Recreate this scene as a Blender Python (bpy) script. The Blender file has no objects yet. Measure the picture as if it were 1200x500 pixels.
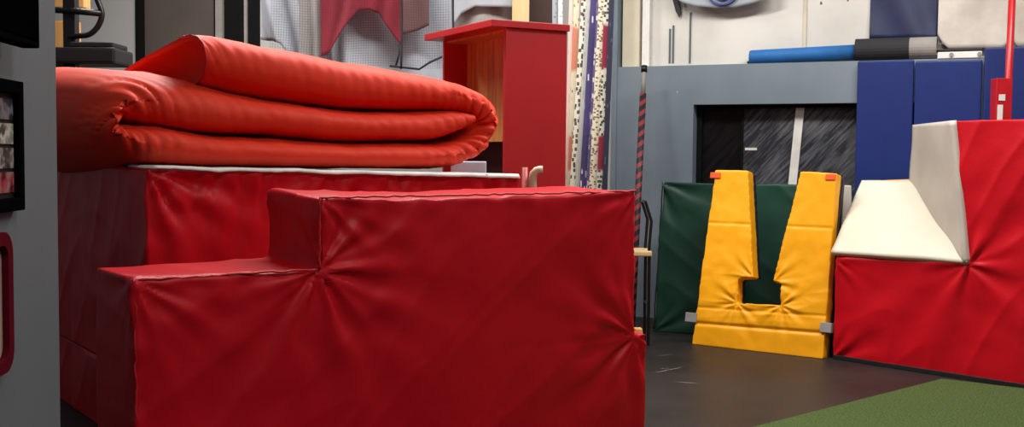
import bpy, bmesh, math, random
import numpy as np
from mathutils import Vector, Matrix, noise as mnoise

random.seed(4)
scene = bpy.context.scene
COL = scene.collection
PI = math.pi

# ------------------------------------------------------------------ camera
F = 1300.0
CAMH = 1.4
PITCH = math.radians(3.0)
ROLL = math.radians(0.5)
cd = bpy.data.cameras.new('camera')
cd.sensor_width = 36.0
cd.lens = F * 36.0 / 1200.0
cam = bpy.data.objects.new('camera', cd)
COL.objects.link(cam)
RM = Matrix.Rotation(PI / 2 - PITCH, 3, 'X') @ Matrix.Rotation(ROLL, 3, 'Z')
cam.matrix_world = Matrix.Translation((0, 0, CAMH)) @ RM.to_4x4()
scene.camera = cam
CO = Vector((0, 0, CAMH))


def ray(px, py):
    return RM @ Vector(((px - 600) / F, -(py - 250) / F, -1.0))


def at(px, py, Y):
    r = ray(px, py)
    return CO + r * (Y / r.y)


def on_floor(px, py, z=0.0):
    r = ray(px, py)
    return CO + r * ((z - CAMH) / r.z)


class Frame:
    """A local frame standing in the room: origin, x axis (along), y axis (back), z axis (up)."""
    def __init__(s, O, ang, lean=0.0):
        s.O = Vector(O)
        s.R = Matrix.Rotation(ang, 3, 'Z') @ Matrix.Rotation(-lean, 3, 'X')
        s.ex, s.ey, s.ez = s.R.col[0], s.R.col[1], s.R.col[2]
        s.M = Matrix.Translation(s.O) @ s.R.to_4x4()

    def hit(s, px, py, v=0.0):
        """local (x, z) of the pixel's ray on the plane y = v"""
        r = ray(px, py)
        o = s.O + s.ey * v
        t = (o - CO).dot(s.ey) / r.dot(s.ey)
        p = CO + r * t - o
        return (p.dot(s.ex), p.dot(s.ez))

    def w(s, u, v, z):
        return s.O + s.ex * u + s.ey * v + s.ez * z


# ------------------------------------------------------------------ materials
def new_mat(name):
    m = bpy.data.materials.new(name)
    m.use_nodes = True
    nt = m.node_tree
    b = nt.nodes['Principled BSDF']
    return m, nt, b


def lin(c):
    return tuple((x / 12.92 if x <= 0.04045 else ((x + 0.055) / 1.055) ** 2.4) for x in [v / 255.0 for v in c]) + (1.0,)


def ramp(nt, fac, c0, c1, p0=0.0, p1=1.0):
    r = nt.nodes.new('ShaderNodeValToRGB')
    r.color_ramp.elements[0].position = p0
    r.color_ramp.elements[0].color = c0
    r.color_ramp.elements[1].position = p1
    r.color_ramp.elements[1].color = c1
    nt.links.new(fac, r.inputs['Fac'])
    return r.outputs['Color']


def noise_tex(nt, scale, detail=4, stretch=None, rough=0.55, rot=None):
    tc = nt.nodes.new('ShaderNodeTexCoord')
    mp = nt.nodes.new('ShaderNodeMapping')
    if stretch:
        mp.inputs['Scale'].default_value = stretch
    if rot:
        mp.inputs['Rotation'].default_value = rot
    nt.links.new(tc.outputs['Object'], mp.inputs['Vector'])
    n = nt.nodes.new('ShaderNodeTexNoise')
    n.inputs['Scale'].default_value = scale
    n.inputs['Detail'].default_value = detail
    n.inputs['Roughness'].default_value = rough
    nt.links.new(mp.outputs['Vector'], n.inputs['Vector'])
    return n.outputs['Fac']


def bump(nt, b, fac, strength, dist=0.01):
    bp = nt.nodes.new('ShaderNodeBump')
    bp.inputs['Strength'].default_value = strength
    bp.inputs['Distance'].default_value = dist
    nt.links.new(fac, bp.inputs['Height'])
    nt.links.new(bp.outputs['Normal'], b.inputs['Normal'])


def simple(name, c, rough=0.5, metal=0.0, var=0.12, scale=6.0, bmp=0.15, bscale=40.0, bdist=0.004, stretch=None, spec=0.5, coat=0.0):
    m, nt, b = new_mat(name)
    c = lin(c)
    lo = tuple(x * (1 - var) for x in c[:3]) + (1,)
    hi = tuple(min(1, x * (1 + var)) for x in c[:3]) + (1,)
    nt.links.new(ramp(nt, noise_tex(nt, scale, stretch=stretch), lo, hi, 0.3, 0.7), b.inputs['Base Color'])
    b.inputs['Roughness'].default_value = rough
    b.inputs['Metallic'].default_value = metal
    b.inputs['Specular IOR Level'].default_value = spec
    b.inputs['Coat Weight'].default_value = coat
    b.inputs['Coat Roughness'].default_value = 0.25
    if bmp:
        bump(nt, b, noise_tex(nt, bscale, 3), bmp, bdist)
    return m


M = {}
M['red_vinyl'] = simple('red vinyl', (192, 12, 28), 0.45, var=0.06, scale=3, bmp=0.25, bscale=14, bdist=0.006, spec=0.22)
M['red_seam'] = simple('red seam', (190, 18, 28), 0.5, var=0.15, scale=30, bmp=0.3, bscale=120)
M['orange_vinyl'] = simple('orange red vinyl', (224, 60, 36), 0.6, var=0.05, scale=3, bmp=0.3, bscale=12, bdist=0.006, spec=0.25)
M['white_vinyl'] = simple('white vinyl', (206, 200, 182), 0.5, var=0.04, bmp=0.2, bscale=10)
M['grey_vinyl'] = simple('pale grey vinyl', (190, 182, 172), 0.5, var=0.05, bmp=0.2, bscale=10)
M['yellow_vinyl'] = simple('yellow vinyl', (238, 164, 14), 0.45, var=0.05, bmp=0.25, bscale=16, bdist=0.006, spec=0.35)
M['green_vinyl'] = simple('dark green vinyl', (20, 58, 46), 0.45, var=0.1, bmp=0.2, bscale=9, bdist=0.008, spec=0.35)
M['blue_vinyl'] = simple('royal blue vinyl', (22, 42, 108), 0.5, var=0.06, bmp=0.1, bscale=10, spec=0.35)
M['navy_cloth'] = simple('navy tarp', (36, 44, 78), 0.6, var=0.2, scale=4, bmp=0.2)
M['black_vinyl'] = simple('black vinyl', (22, 22, 24), 0.55, bmp=0.1)
M['grey_strap'] = simple('grey strap', (140, 140, 140), 0.7, bmp=0.2, bscale=200)
M['tag_orange'] = simple('orange tag', (222, 84, 24), 0.5)
M['black_metal'] = simple('black metal', (20, 19, 20), 0.4, metal=0.2, bmp=0.05)
M['dark_gloss'] = simple('black plastic', (9, 9, 10), 0.5, bmp=0.0, spec=0.0)
M['screen'] = simple('dark screen', (4, 4, 5), 0.6, bmp=0.0, spec=0.0)
M['wall_grey'] = simple('grey wall paint', (90, 98, 102), 0.6, var=0.05, scale=2, bmp=0.08, bscale=60, spec=0.3)
M['wall_light'] = simple('light grey wall paint', (182, 182, 180), 0.7, var=0.04, scale=1.5, bmp=0.05)
M['door_brown'] = simple('dark brown door paint', (92, 82, 76), 0.55, var=0.08, scale=2, bmp=0.05)
M['trim_black'] = simple('black trim', (20, 20, 20), 0.6, bmp=0, spec=0.1)
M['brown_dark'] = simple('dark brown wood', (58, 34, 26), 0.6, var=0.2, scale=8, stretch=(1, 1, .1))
M['cream_paint'] = simple('cream paint', (208, 198, 176), 0.6, var=0.06)
M['white_cloth'] = simple('white cloth', (168, 177, 186), 0.85, var=0.06, scale=5, bmp=0.2, bscale=60)
M['grey_cloth'] = simple('grey cloth', (150, 152, 150), 0.85, var=0.08, scale=5, bmp=0.2, bscale=60)
M['brown_cloth'] = simple('brown mauve cloth', (104, 76, 76), 0.85, var=0.12, scale=5, bmp=0.2, bscale=60)
M['maroon_cloth'] = simple('maroon cloth', (134, 34, 50), 0.85, var=0.1, scale=5, bmp=0.2, bscale=60)
M['pale_blue'] = simple('pale blue plastic', (196, 208, 222), 0.6)
M['net'] = simple('black cord', (30, 32, 40), 0.8, bmp=0)
M['pipe_beige'] = simple('beige pipe', (206, 176, 152), 0.45, bmp=0.05)
M['red_paint'] = simple('red paint', (164, 20, 26), 0.42, var=0.06, scale=3, bmp=0.06, bscale=80)
M['red_metal'] = simple('red enamel', (186, 26, 34), 0.35, bmp=0.03)
M['white_paint'] = simple('white paint', (228, 226, 220), 0.5, bmp=0.05)
M['foam_blue'] = simple('blue foam', (32, 106, 176), 0.65, bmp=0.2, bscale=60)
M['foam_black'] = simple('black foam', (38, 38, 42), 0.8, bmp=0.2, bscale=60)
M['foam_grey'] = simple('grey foam', (146, 142, 136), 0.7, bmp=0.1)
M['maroon_frame'] = simple('maroon frame', (84, 18, 28), 0.6, bmp=0, spec=0.0)
M['panel_tan'] = simple('tan panel', (176, 150, 138), 0.5)
M['emblem_blue'] = simple('emblem blue', (58, 72, 140), 0.7, bmp=0)


def wood(name, c0, c1, scale=3.0):
    m, nt, b = new_mat(name)
    f = noise_tex(nt, scale, 6, stretch=(9, 9, 0.6), rough=0.6)
    nt.links.new(ramp(nt, f, lin(c0), lin(c1), 0.35, 0.68), b.inputs['Base Color'])
    b.inputs['Roughness'].default_value = 0.5
    bump(nt, b, f, 0.08)
    return m


M['plywood'] = wood('plywood', (164, 104, 52), (206, 148, 84))
M['pine'] = wood('pine', (216, 158, 88), (238, 186, 116))
M['ply_pale'] = wood('pale pine', (204, 172, 122), (222, 194, 146))


def mat_floor():
    m, nt, b = new_mat('black rubber floor')
    f = noise_tex(nt, 1.3, 6)
    base = ramp(nt, f, lin((27, 25, 24)), lin((42, 38, 37)), 0.3, 0.72)
    sc = noise_tex(nt, 2.2, 5, stretch=(0.5, 5.0, 1), rot=(0, 0, 0.5))
    k = ramp(nt, sc, (0, 0, 0, 1), (1, 1, 1, 1), 0.66, 0.78)
    mx = nt.nodes.new('ShaderNodeMixRGB')
    mx.inputs['Color2'].default_value = lin((92, 88, 84))
    nt.links.new(k, mx.inputs['Fac'])
    nt.links.new(base, mx.inputs['Color1'])
    nt.links.new(mx.outputs['Color'], b.inputs['Base Color'])
    rr = nt.nodes.new('ShaderNodeMapRange')
    rr.inputs['To Min'].default_value = 0.38
    rr.inputs['To Max'].default_value = 0.62
    nt.links.new(f, rr.inputs['Value'])
    nt.links.new(rr.outputs['Result'], b.inputs['Roughness'])
    b.inputs['Specular IOR Level'].default_value = 0.28
    bump(nt, b, noise_tex(nt, 90, 3), 0.2, 0.003)
    return m


def mat_turf():
    m, nt, b = new_mat('green turf')
    f = noise_tex(nt, 90, 4)
    nt.links.new(ramp(nt, f, lin((48, 64, 32)), lin((86, 102, 58)), 0.3, 0.7), b.inputs['Base Color'])
    b.inputs['Roughness'].default_value = 0.95
    b.inputs['Specular IOR Level'].default_value = 0.1
    bump(nt, b, noise_tex(nt, 160, 3), 0.7, 0.008)
    return m


def mat_white_wall():
    m, nt, b = new_mat('old white wall paint')
    f = noise_tex(nt, 0.9, 6)
    base = ramp(nt, f, lin((194, 191, 184)), lin((222, 219, 212)), 0.35, 0.6)
    sp = noise_tex(nt, 9, 2)
    k = ramp(nt, sp, (0, 0, 0, 1), (1, 1, 1, 1), 0.735, 0.76)
    mx = nt.nodes.new('ShaderNodeMixRGB')
    mx.inputs['Color2'].default_value = lin((96, 88, 76))
    nt.links.new(k, mx.inputs['Fac'])
    nt.links.new(base, mx.inputs['Color1'])
    nt.links.new(mx.outputs['Color'], b.inputs['Base Color'])
    b.inputs['Roughness'].default_value = 0.7
    return m


def mat_lower_wall():
    m, nt, b = new_mat('blue grey wall paint')
    f = noise_tex(nt, 1.2, 6)
    base = ramp(nt, f, lin((108, 121, 132)), lin((124, 137, 148)), 0.35, 0.65)
    sp = noise_tex(nt, 11, 2)
    k = ramp(nt, sp, (0, 0, 0, 1), (1, 1, 1, 1), 0.75, 0.765)
    mx = nt.nodes.new('ShaderNodeMixRGB')
    mx.inputs['Color2'].default_value = lin((205, 205, 200))
    nt.links.new(k, mx.inputs['Fac'])
    nt.links.new(base, mx.inputs['Color1'])
    nt.links.new(mx.outputs['Color'], b.inputs['Base Color'])
    b.inputs['Roughness'].default_value = 0.6
    return m


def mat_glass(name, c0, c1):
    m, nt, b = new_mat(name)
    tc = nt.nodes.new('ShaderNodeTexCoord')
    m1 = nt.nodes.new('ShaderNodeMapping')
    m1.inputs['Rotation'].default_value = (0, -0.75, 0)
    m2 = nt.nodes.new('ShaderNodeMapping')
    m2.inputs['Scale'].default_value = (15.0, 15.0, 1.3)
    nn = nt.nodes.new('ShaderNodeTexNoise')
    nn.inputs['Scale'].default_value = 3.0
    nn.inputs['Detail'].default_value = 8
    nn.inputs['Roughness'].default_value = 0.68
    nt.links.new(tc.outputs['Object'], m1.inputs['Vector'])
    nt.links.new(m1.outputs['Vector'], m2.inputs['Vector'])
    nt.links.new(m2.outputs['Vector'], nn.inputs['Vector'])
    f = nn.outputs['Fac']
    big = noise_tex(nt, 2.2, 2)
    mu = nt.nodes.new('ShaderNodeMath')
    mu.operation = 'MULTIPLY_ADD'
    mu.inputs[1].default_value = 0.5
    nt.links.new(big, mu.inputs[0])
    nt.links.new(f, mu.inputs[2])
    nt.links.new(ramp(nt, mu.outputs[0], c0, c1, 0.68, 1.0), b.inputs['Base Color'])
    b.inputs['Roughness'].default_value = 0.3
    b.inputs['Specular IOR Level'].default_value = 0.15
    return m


def mat_print(name, base, marks, scale, thresh=0.55, extra=None):
    """board edge printed with small square marks down its length"""
    m, nt, b = new_mat(name)
    tc = nt.nodes.new('ShaderNodeTexCoord')
    mp = nt.nodes.new('ShaderNodeMapping')
    mp.inputs['Scale'].default_value = (42, 42, scale * 2.2)
    nt.links.new(tc.outputs['Object'], mp.inputs['Vector'])
    v = nt.nodes.new('ShaderNodeTexVoronoi')
    v.distance = 'CHEBYCHEV'
    v.inputs['Scale'].default_value = 1.0
    nt.links.new(mp.outputs['Vector'], v.inputs['Vector'])
    k = ramp(nt, v.outputs['Distance'], (1, 1, 1, 1), (0, 0, 0, 1), thresh - 0.03, thresh + 0.03)
    mx = nt.nodes.new('ShaderNodeMixRGB')
    mx.inputs['Color1'].default_value = lin(base)
    mx.inputs['Color2'].default_value = lin(marks)
    nt.links.new(k, mx.inputs['Fac'])
    out = mx.outputs['Color']
    if extra:
        n = noise_tex(nt, 1.6, 2, stretch=(.3, .3, 1))
        k2 = ramp(nt, n, (0, 0, 0, 1), (1, 1, 1, 1), 0.52, 0.54)
        m2 = nt.nodes.new('ShaderNodeMixRGB')
        m2.inputs['Color2'].default_value = lin(extra)
        nt.links.new(k2, m2.inputs['Fac'])
        nt.links.new(out, m2.inputs['Color1'])
        out = m2.outputs['Color']
    nt.links.new(out, b.inputs['Base Color'])
    b.inputs['Roughness'].default_value = 0.5
    return m


def mat_photo(name, c0, c1, c2, off):
    m, nt, b = new_mat(name)
    tc = nt.nodes.new('ShaderNodeTexCoord')
    mp = nt.nodes.new('ShaderNodeMapping')
    mp.inputs['Location'].default_value = (off, off, off)
    nt.links.new(tc.outputs['Object'], mp.inputs['Vector'])
    n = nt.nodes.new('ShaderNodeTexNoise')
    n.inputs['Scale'].default_value = 22
    n.inputs['Detail'].default_value = 3
    nt.links.new(mp.outputs['Vector'], n.inputs['Vector'])
    r = nt.nodes.new('ShaderNodeValToRGB')
    r.color_ramp.elements[0].position = 0.38
    r.color_ramp.elements[0].color = lin(c0)
    r.color_ramp.elements[1].position = 0.62
    r.color_ramp.elements[1].color = lin(c2)
    e = r.color_ramp.elements.new(0.5)
    e.color = lin(c1)
    nt.links.new(n.outputs['Fac'], r.inputs['Fac'])
    nt.links.new(r.outputs['Color'], b.inputs['Base Color'])
    b.inputs['Roughness'].default_value = 0.5
    b.inputs['Specular IOR Level'].default_value = 0.15
    return m


def mat_rope():
    m, nt, b = new_mat('black and red striped pole')
    tc = nt.nodes.new('ShaderNodeTexCoord')
    mp = nt.nodes.new('ShaderNodeMapping')
    mp.inputs['Rotation'].default_value = (0, 0.6, 0)
    nt.links.new(tc.outputs['Object'], mp.inputs['Vector'])
    w = nt.nodes.new('ShaderNodeTexWave')
    w.bands_direction = 'Z'
    w.inputs['Scale'].default_value = 4.6
    nt.links.new(mp.outputs['Vector'], w.inputs['Vector'])
    nt.links.new(ramp(nt, w.outputs['Fac'], lin((34, 30, 36)), lin((140, 50, 58)), 0.5, 0.6), b.inputs['Base Color'])
    b.inputs['Roughness'].default_value = 0.6
    return m


M['floor'] = mat_floor()
M['turf'] = mat_turf()
M['white_wall'] = mat_white_wall()
M['lower_wall'] = mat_lower_wall()
M['glass'] = mat_glass('streaked dark glass', lin((46, 48, 54)), lin((120, 122, 126)))  # paler diagonal streaks in the pane colour
M['glass_dark'] = mat_glass('dark glass', lin((16, 16, 18)), lin((34, 34, 36)))
M['rope'] = mat_rope()

# ------------------------------------------------------------------ object helpers


def link(name, me, mat, parent=None, M4=None, smooth=False):
    o = bpy.data.objects.new(name, me)
    COL.objects.link(o)
    if mat is not None:
        me.materials.clear()
        me.materials.append(mat)
    if smooth:
        me.polygons.foreach_set('use_smooth', [True] * len(me.polygons))
    if M4 is not None:
        o.matrix_world = M4
    if parent is not None:
        o.parent = parent
    return o


def obj(name, bm, mat, parent=None, M4=None, smooth=False):
    me = bpy.data.meshes.new(name)
    bmesh.ops.recalc_face_normals(bm, faces=bm.faces[:])
    bm.to_mesh(me)
    bm.free()
    return link(name, me, mat, parent, M4, smooth)


def thing(name, label, cat, M4, group=None):
    o = bpy.data.objects.new(name, None)
    o.empty_display_size = 0.1
    COL.objects.link(o)
    o.matrix_world = M4
    return tag(o, label, cat, group)


def tag(o, label, cat, group=None):
    o['label'] = label
    o['category'] = cat
    if group:
        o['group'] = group
    return o


def struct(o):
    o['kind'] = 'structure'
    return o


def box(bm, x0, x1, y0, y1, z0, z1, bev=0.0, mat=None):
    c = [Vector((x, y, z)) for x in (x0, x1) for y in (y0, y1) for z in (z0, z1)]
    if mat is not None:
        c = [mat @ p for p in c]
    v = [bm.verts.new(p) for p in c]
    fs = [(0, 1, 3, 2), (4, 6, 7, 5), (0, 4, 5, 1), (2, 3, 7, 6), (0, 2, 6, 4), (1, 5, 7, 3)]
    faces = [bm.faces.new([v[i] for i in f]) for f in fs]
    if bev:
        es = list({e for f in faces for e in f.edges})
        bmesh.ops.bevel(bm, geom=es, offset=bev, segments=2, affect='EDGES', profile=0.6)
    return bm


def BX(*a, **k):
    return box(bmesh.new(), *a, **k)


def tube(bm, pts, r, n=10, caps=True):
    pts = [Vector(p) for p in pts]
    rs = r if isinstance(r, (list, tuple)) else [r] * len(pts)
    rings = []
    t0 = (pts[1] - pts[0]).normalized()
    ref = Vector((0, 0, 1)) if abs(t0.z) < 0.9 else Vector((1, 0, 0))
    nrm = t0.cross(ref).normalized()
    for i, p in enumerate(pts):
        a = pts[max(0, i - 1)]
        b = pts[min(len(pts) - 1, i + 1)]
        t = (b - a).normalized()
        nrm = (nrm - t * nrm.dot(t)).normalized()
        bn = t.cross(nrm)
        rings.append([bm.verts.new(p + (nrm * math.cos(2 * PI * k / n) + bn * math.sin(2 * PI * k / n)) * rs[i]) for k in range(n)])
    for a, b in zip(rings, rings[1:]):
        for k in range(n):
            bm.faces.new((a[k], a[(k + 1) % n], b[(k + 1) % n], b[k]))
    if caps:
        bm.faces.new(rings[0][::-1])
        bm.faces.new(rings[-1])
    return bm


def TB(*a, **k):
    return tube(bmesh.new(), *a, **k)


def catmull(pts, n):
    P = [np.array(p, float) for p in pts]
    P = [2 * P[0] - P[1]] + P + [2 * P[-1] - P[-2]]
    out = []
    for i in range(1, len(P) - 2):
        for k in range(n):
            t = k / n
            a, b, c, d = P[i - 1], P[i], P[i + 1], P[i + 2]
            out.append(0.5 * ((2 * b) + (c - a) * t + (2 * a - 5 * b + 4 * c - d) * t * t + (3 * b - a - 3 * c + d) * t ** 3))
    out.append(P[-2])
    return out


def prism(poly, y0, y1, poly2=None):
    """polygon of (x, z) extruded from y0 to y1 (poly2: the far outline)"""
    bm = bmesh.new()
    a = [bm.verts.new((x, y0, z)) for x, z in poly]
    b = [bm.verts.new((x, y1, z)) for x, z in (poly2 or poly)]
    n = len(poly)
    bm.faces.new(a)
    bm.faces.new(b[::-1])
    for i in range(n):
        bm.faces.new((a[i], b[i], b[(i + 1) % n], a[(i + 1) % n]))
    bmesh.ops.recalc_face_normals(bm, faces=bm.faces[:])
    return bm


def soften(bm, voxel, smooth=3):
    """padded cover: dense even skin over the foam's shape with soft edges"""
    me = bpy.data.meshes.new('tmp')
    bm.to_mesh(me)
    bm.free()
    o = bpy.data.objects.new('tmp', me)
    COL.objects.link(o)
    r = o.modifiers.new('r', 'REMESH')
    r.mode = 'VOXEL'
    r.voxel_size = voxel
    s = o.modifiers.new('s', 'SMOOTH')
    s.factor = 0.5
    s.iterations = smooth
    dg = bpy.context.evaluated_depsgraph_get()
    dg.update()
    me2 = bpy.data.meshes.new_from_object(o.evaluated_get(dg))
    bpy.data.objects.remove(o)
    bpy.data.meshes.remove(me)
    return me2


def vnoise(P, scale, seed=0.0):
    off = Vector((seed * 7.3, seed * 3.1, seed * 1.7))
    return np.array([mnoise.noise(Vector((p[0] * scale[0], p[1] * scale[1], p[2] * scale[2])) + off) for p in P])


def ridge(x):
    return 1.0 - np.abs(x)


def displace(me, fn):
    n = len(me.vertices)
    P = np.empty(n * 3, 'f')
    me.vertices.foreach_get('co', P)
    P = P.reshape(-1, 3).astype(float)
    N = np.empty(n * 3, 'f')
    me.vertices.foreach_get('normal', N)
    N = N.reshape(-1, 3).astype(float)
    D = fn(P, N)
    P2 = P + D
    me.vertices.foreach_set('co', P2.astype('f').ravel())
    me.update()


def pucker(P, N, c, axis, reach, amp, k, seed=0, a0=None, a1=None):
    """folds that radiate from a gathered corner on a face pointing along axis ('y' front, 'x' side, 'z' top)"""
    ia, ib, ic = {'y': (0, 2, 1), 'x': (1, 2, 0), 'z': (0, 1, 2)}[axis]
    du, dv = P[:, ia] - c[0], P[:, ib] - c[1]
    r = np.hypot(du, dv) + 1e-6
    th = np.arctan2(dv, du)
    wob = 0.25 * np.sin(r * 9 + seed) + 0.15 * np.sin(r * 23 + 2 * seed)
    s = np.sin(k * (th + wob * 0.35) + seed) * 0.6 + np.sin((k * 1.7) * th + seed * 2.3) * 0.4
    s = np.sign(s) * np.abs(s) ** 0.8
    env = np.clip(r / 0.05, 0, 1) * np.exp(-r / reach)
    if a0 is not None:
        d = np.angle(np.exp(1j * (th - 0.5 * (a0 + a1))))
        env = env * np.clip(1.4 - np.abs(d) / (0.5 * (a1 - a0)), 0, 1)
    facing = np.clip((np.abs(N[:, ic]) - 0.5) * 3, 0, 1)
    return amp * s * env * facing


def soft_noise(P, amp, sc, seed):
    return amp * vnoise(P, (sc, sc, sc), seed)


def folds(P, amp, direction, across, along, seed):
    """long shallow creases running along a direction in the x-z plane"""
    c, s = math.cos(direction), math.sin(direction)
    a = P[:, 0] * c + P[:, 2] * s
    b = -P[:, 0] * s + P[:, 2] * c
    Q = np.stack([a * along, P[:, 1] * along, b * across], 1)
    n = vnoise(Q, (1, 1, 1), seed)
    return amp * (ridge(n) ** 4 - 0.3)


def edge_mask(P, poly_pts, reach):
    d = np.full(len(P), 9.0)
    for (a, b) in poly_pts:
        a, b = np.array(a), np.array(b)
        ab = b - a
        t = np.clip(((P - a) @ ab) / (ab @ ab), 0, 1)
        d = np.minimum(d, np.linalg.norm(P - (a + t[:, None] * ab), axis=1))
    return np.exp(-d / reach)


# ------------------------------------------------------------------ the room
# back wall frame: x along the wall to the right, y into the wall
w0 = at(765, 183, 9.6)
WF = Frame((w0.x, w0.y, 0), math.atan2(-0.45, 1.0))


def wx(px, py=180, v=0.0):
    return WF.hit(px, py, v)[0]


def wz(px, py, v=0.0):
    return WF.hit(px, py, v)[1]


struct(obj('floor', BX(-9, 9, -3, 16, -0.1, 0.0), M['floor']))

# blue-grey lower wall with the recess of the window cut out of it
LEDGE = wz(860, 75)
xl, xr = wx(722), wx(1500)
wx0, wx1 = wx(812, 160), wx(1075, 160)
wz1, wz0 = wz(812, 122.5), 1.02
bm = bmesh.new()
box(bm, xl, wx0, 0, 0.22, 0, LEDGE)
box(bm, wx1, xr, 0, 0.22, 0, LEDGE)
box(bm, wx0, wx1, 0, 0.22, wz1, LEDGE)
box(bm, wx0, wx1, 0, 0.22, 0, wz0)
struct(obj('wall_back_lower', bm, M['lower_wall'], None, WF.M))
struct(obj('wall_back_upper', BX(xl, xr, 0.16, 0.36, LEDGE, 4.6), M['white_wall'], None, WF.M))
struct(obj('trim_1', BX(wx(716), wx(722), -0.01, 0.2, 0, 4.6), M['lower_wall'], None, WF.M))
# cream column and thin panel joints of the old white wall
bm = bmesh.new()
box(bm, wx(724), wx(746, 40), 0.08, 0.16, LEDGE, 4.6, 0.006)
struct(obj('trim_2', bm, M['cream_paint'], None, WF.M))
bm = bmesh.new()
box(bm, wx(748, 40), wx(757, 40), 0.1, 0.16, LEDGE, 4.6, 0.006)
struct(obj('trim_3', bm, M['white_paint'], None, WF.M))
bm = bmesh.new()
for a, z0, z1 in ((779, 34, 74), (783, 30, 74), (803, 15, 74)):
    box(bm, wx(a, 50) - 0.007, wx(a, 50) + 0.007, 0.15, 0.16, wz(a, z1, .16), wz(a, z0, .16))
struct(obj('trim_4', bm, M['wall_grey'], None, WF.M))
bm = bmesh.new()
box(bm, wx(941, 40, .15), wx(945, 40, .15), 0.145, 0.16, LEDGE, 4.6, 0.003)
struct(obj('trim_5', bm, M['cream_paint'], None, WF.M))

# window: black frame, two streaked panes, white mullion strip
win = bpy.data.objects.new('window_1', None)
COL.objects.link(win)
win.matrix_world = WF.M
struct(win)
bm = bmesh.new()
fr = 0.045
box(bm, wx0, wx0 + fr, 0.12, 0.2, wz0, wz1)
box(bm, wx1 - fr, wx1, 0.12, 0.2, wz0, wz1)
box(bm, wx0 + fr, wx1 - fr, 0.12, 0.2, wz1 - 0.03, wz1)
box(bm, wx0 + fr, wx1 - fr, 0.12, 0.2, wz0, wz0 + 0.04)
xm = wx(866, 160)
box(bm, xm - 0.012, xm + 0.004, 0.14, 0.18, wz0 + .04, wz1 - .03)
obj('window_frame', bm, M['trim_black'], win)
obj('pane', BX(wx0 + fr, xm - 0.012, 0.165, 0.175, wz0 + .04, wz1 - .03), M['glass_dark'], win)
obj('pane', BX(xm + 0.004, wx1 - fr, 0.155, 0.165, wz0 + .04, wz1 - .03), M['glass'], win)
bm = bmesh.new()
xa, xb = wx(938, 130, .14), wx(930.5, 212, .14)
hw = 0.034
zt, zb = wz1 - 0.005, wz0 + 0.02
xc = xb + (xb - xa) * 0.6
pr = [(xa - hw, zt), (xa + hw, zt), (xc + hw, zb), (xc - hw, zb)]
bm = prism(pr, 0.135, 0.153)
obj('mullion', bm, M['white_paint'], win)
bm = BX(wx(873, 174, .15), wx(887, 174, .15), 0.148, 0.156, wz(880, 176, .15), wz(880, 173, .15))
obj('sticker', bm, M['white_paint'], win)

# left part of the back of the room
xL, xR = wx(-420), xl
DR0, DR1 = wx(166, 60), wx(254, 60)
bm = bmesh.new()
box(bm, xL, DR0, 0, 0.2, 0, 4.6)
box(bm, DR1, wx(716), 0, 0.2, 0, 4.6)
box(bm, DR0, DR1, 0, 0.2, 3.9, 4.6)
struct(obj('wall_back_left', bm, M['wall_light'], None, WF.M))
d = struct(obj('door_1', BX(DR0, DR1, 0.04, 0.09, 0, 3.9), M['door_brown'], None, WF.M))
bm = bmesh.new()
box(bm, DR0 - 0.06, DR0 + 0.01, -0.03, 0.12, 0, 3.96)
box(bm, DR1 - 0.02, DR1 + 0.02, -0.02, 0.12, 0, 3.96)
obj('door_frame', bm, M['trim_black'], d)
struct(obj('trim_6', BX(wx(256, 30), wx(264, 30), -0.05, 0.0, 0, 4.2), M['foam_grey'], None, WF.M))
struct(obj('trim_7', BX(wx(265, 30), wx(283, 30), -0.03, 0.0, 0, 4.2), M['trim_black'], None, WF.M))
struct(obj('trim_8', BX(wx(283, 30), wx(305, 30), -0.05, 0.0, 0, 4.2), M['trim_black'], None, WF.M))
struct(obj('trim_9', BX(wx(291, 30), wx(294, 30), -0.07, -0.05, 0, 4.2), M['foam_grey'], None, WF.M))

# near grey wall end on the left
e = at(67.5, 250, 3.4)
NF = Frame((e.x, e.y, 0), math.atan2(-1.0, 0.092))   # x runs back towards the camera, y to the right is minus
# local: x along the wall towards the camera, face on y = 0 looking to +y?  (ey points right)
struct(obj('wall_left', BX(0, 2.6, -0.3, 0.0, 0, 4.2) if NF.ey.x > 0 else BX(0, 2.6, 0.0, 0.3, 0, 4.2), M['wall_grey'], None, NF.M))
SG = 1.0 if NF.ey.x > 0 else -1.0


def nx(px, py, v=0.0):
    return NF.hit(px, py, SG * v)


def nbox(bm, x0, x1, v0, v1, z0, z1, bev=0.0):
    a, b = sorted((SG * v0, SG * v1))
    return box(bm, min(x0, x1), max(x0, x1), a, b, z0, z1, bev)


# television bracketed on it
x1, zb = nx(47, 57, 0.09)
x0 = x1 + 1.0
tv = thing('television', 'black flat television mounted high on the near grey wall', 'television', NF.M @ Matrix.Translation((x1, SG * 0.09, zb)))
bm = bmesh.new(); nbox(bm, 0, 1.0, -0.05, 0.0, 0, 0.58, 0.006)
obj('housing', bm, M['dark_gloss'], tv)
bm = bmesh.new(); nbox(bm, 0.02, 0.98, 0.0, 0.004, 0.02, 0.56)
obj('screen', bm, M['screen'], tv)
bm = bmesh.new(); nbox(bm, 0.35, 0.65, -0.09, -0.05, 0.15, 0.4)
obj('bracket', bm, M['black_metal'], tv)

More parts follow.
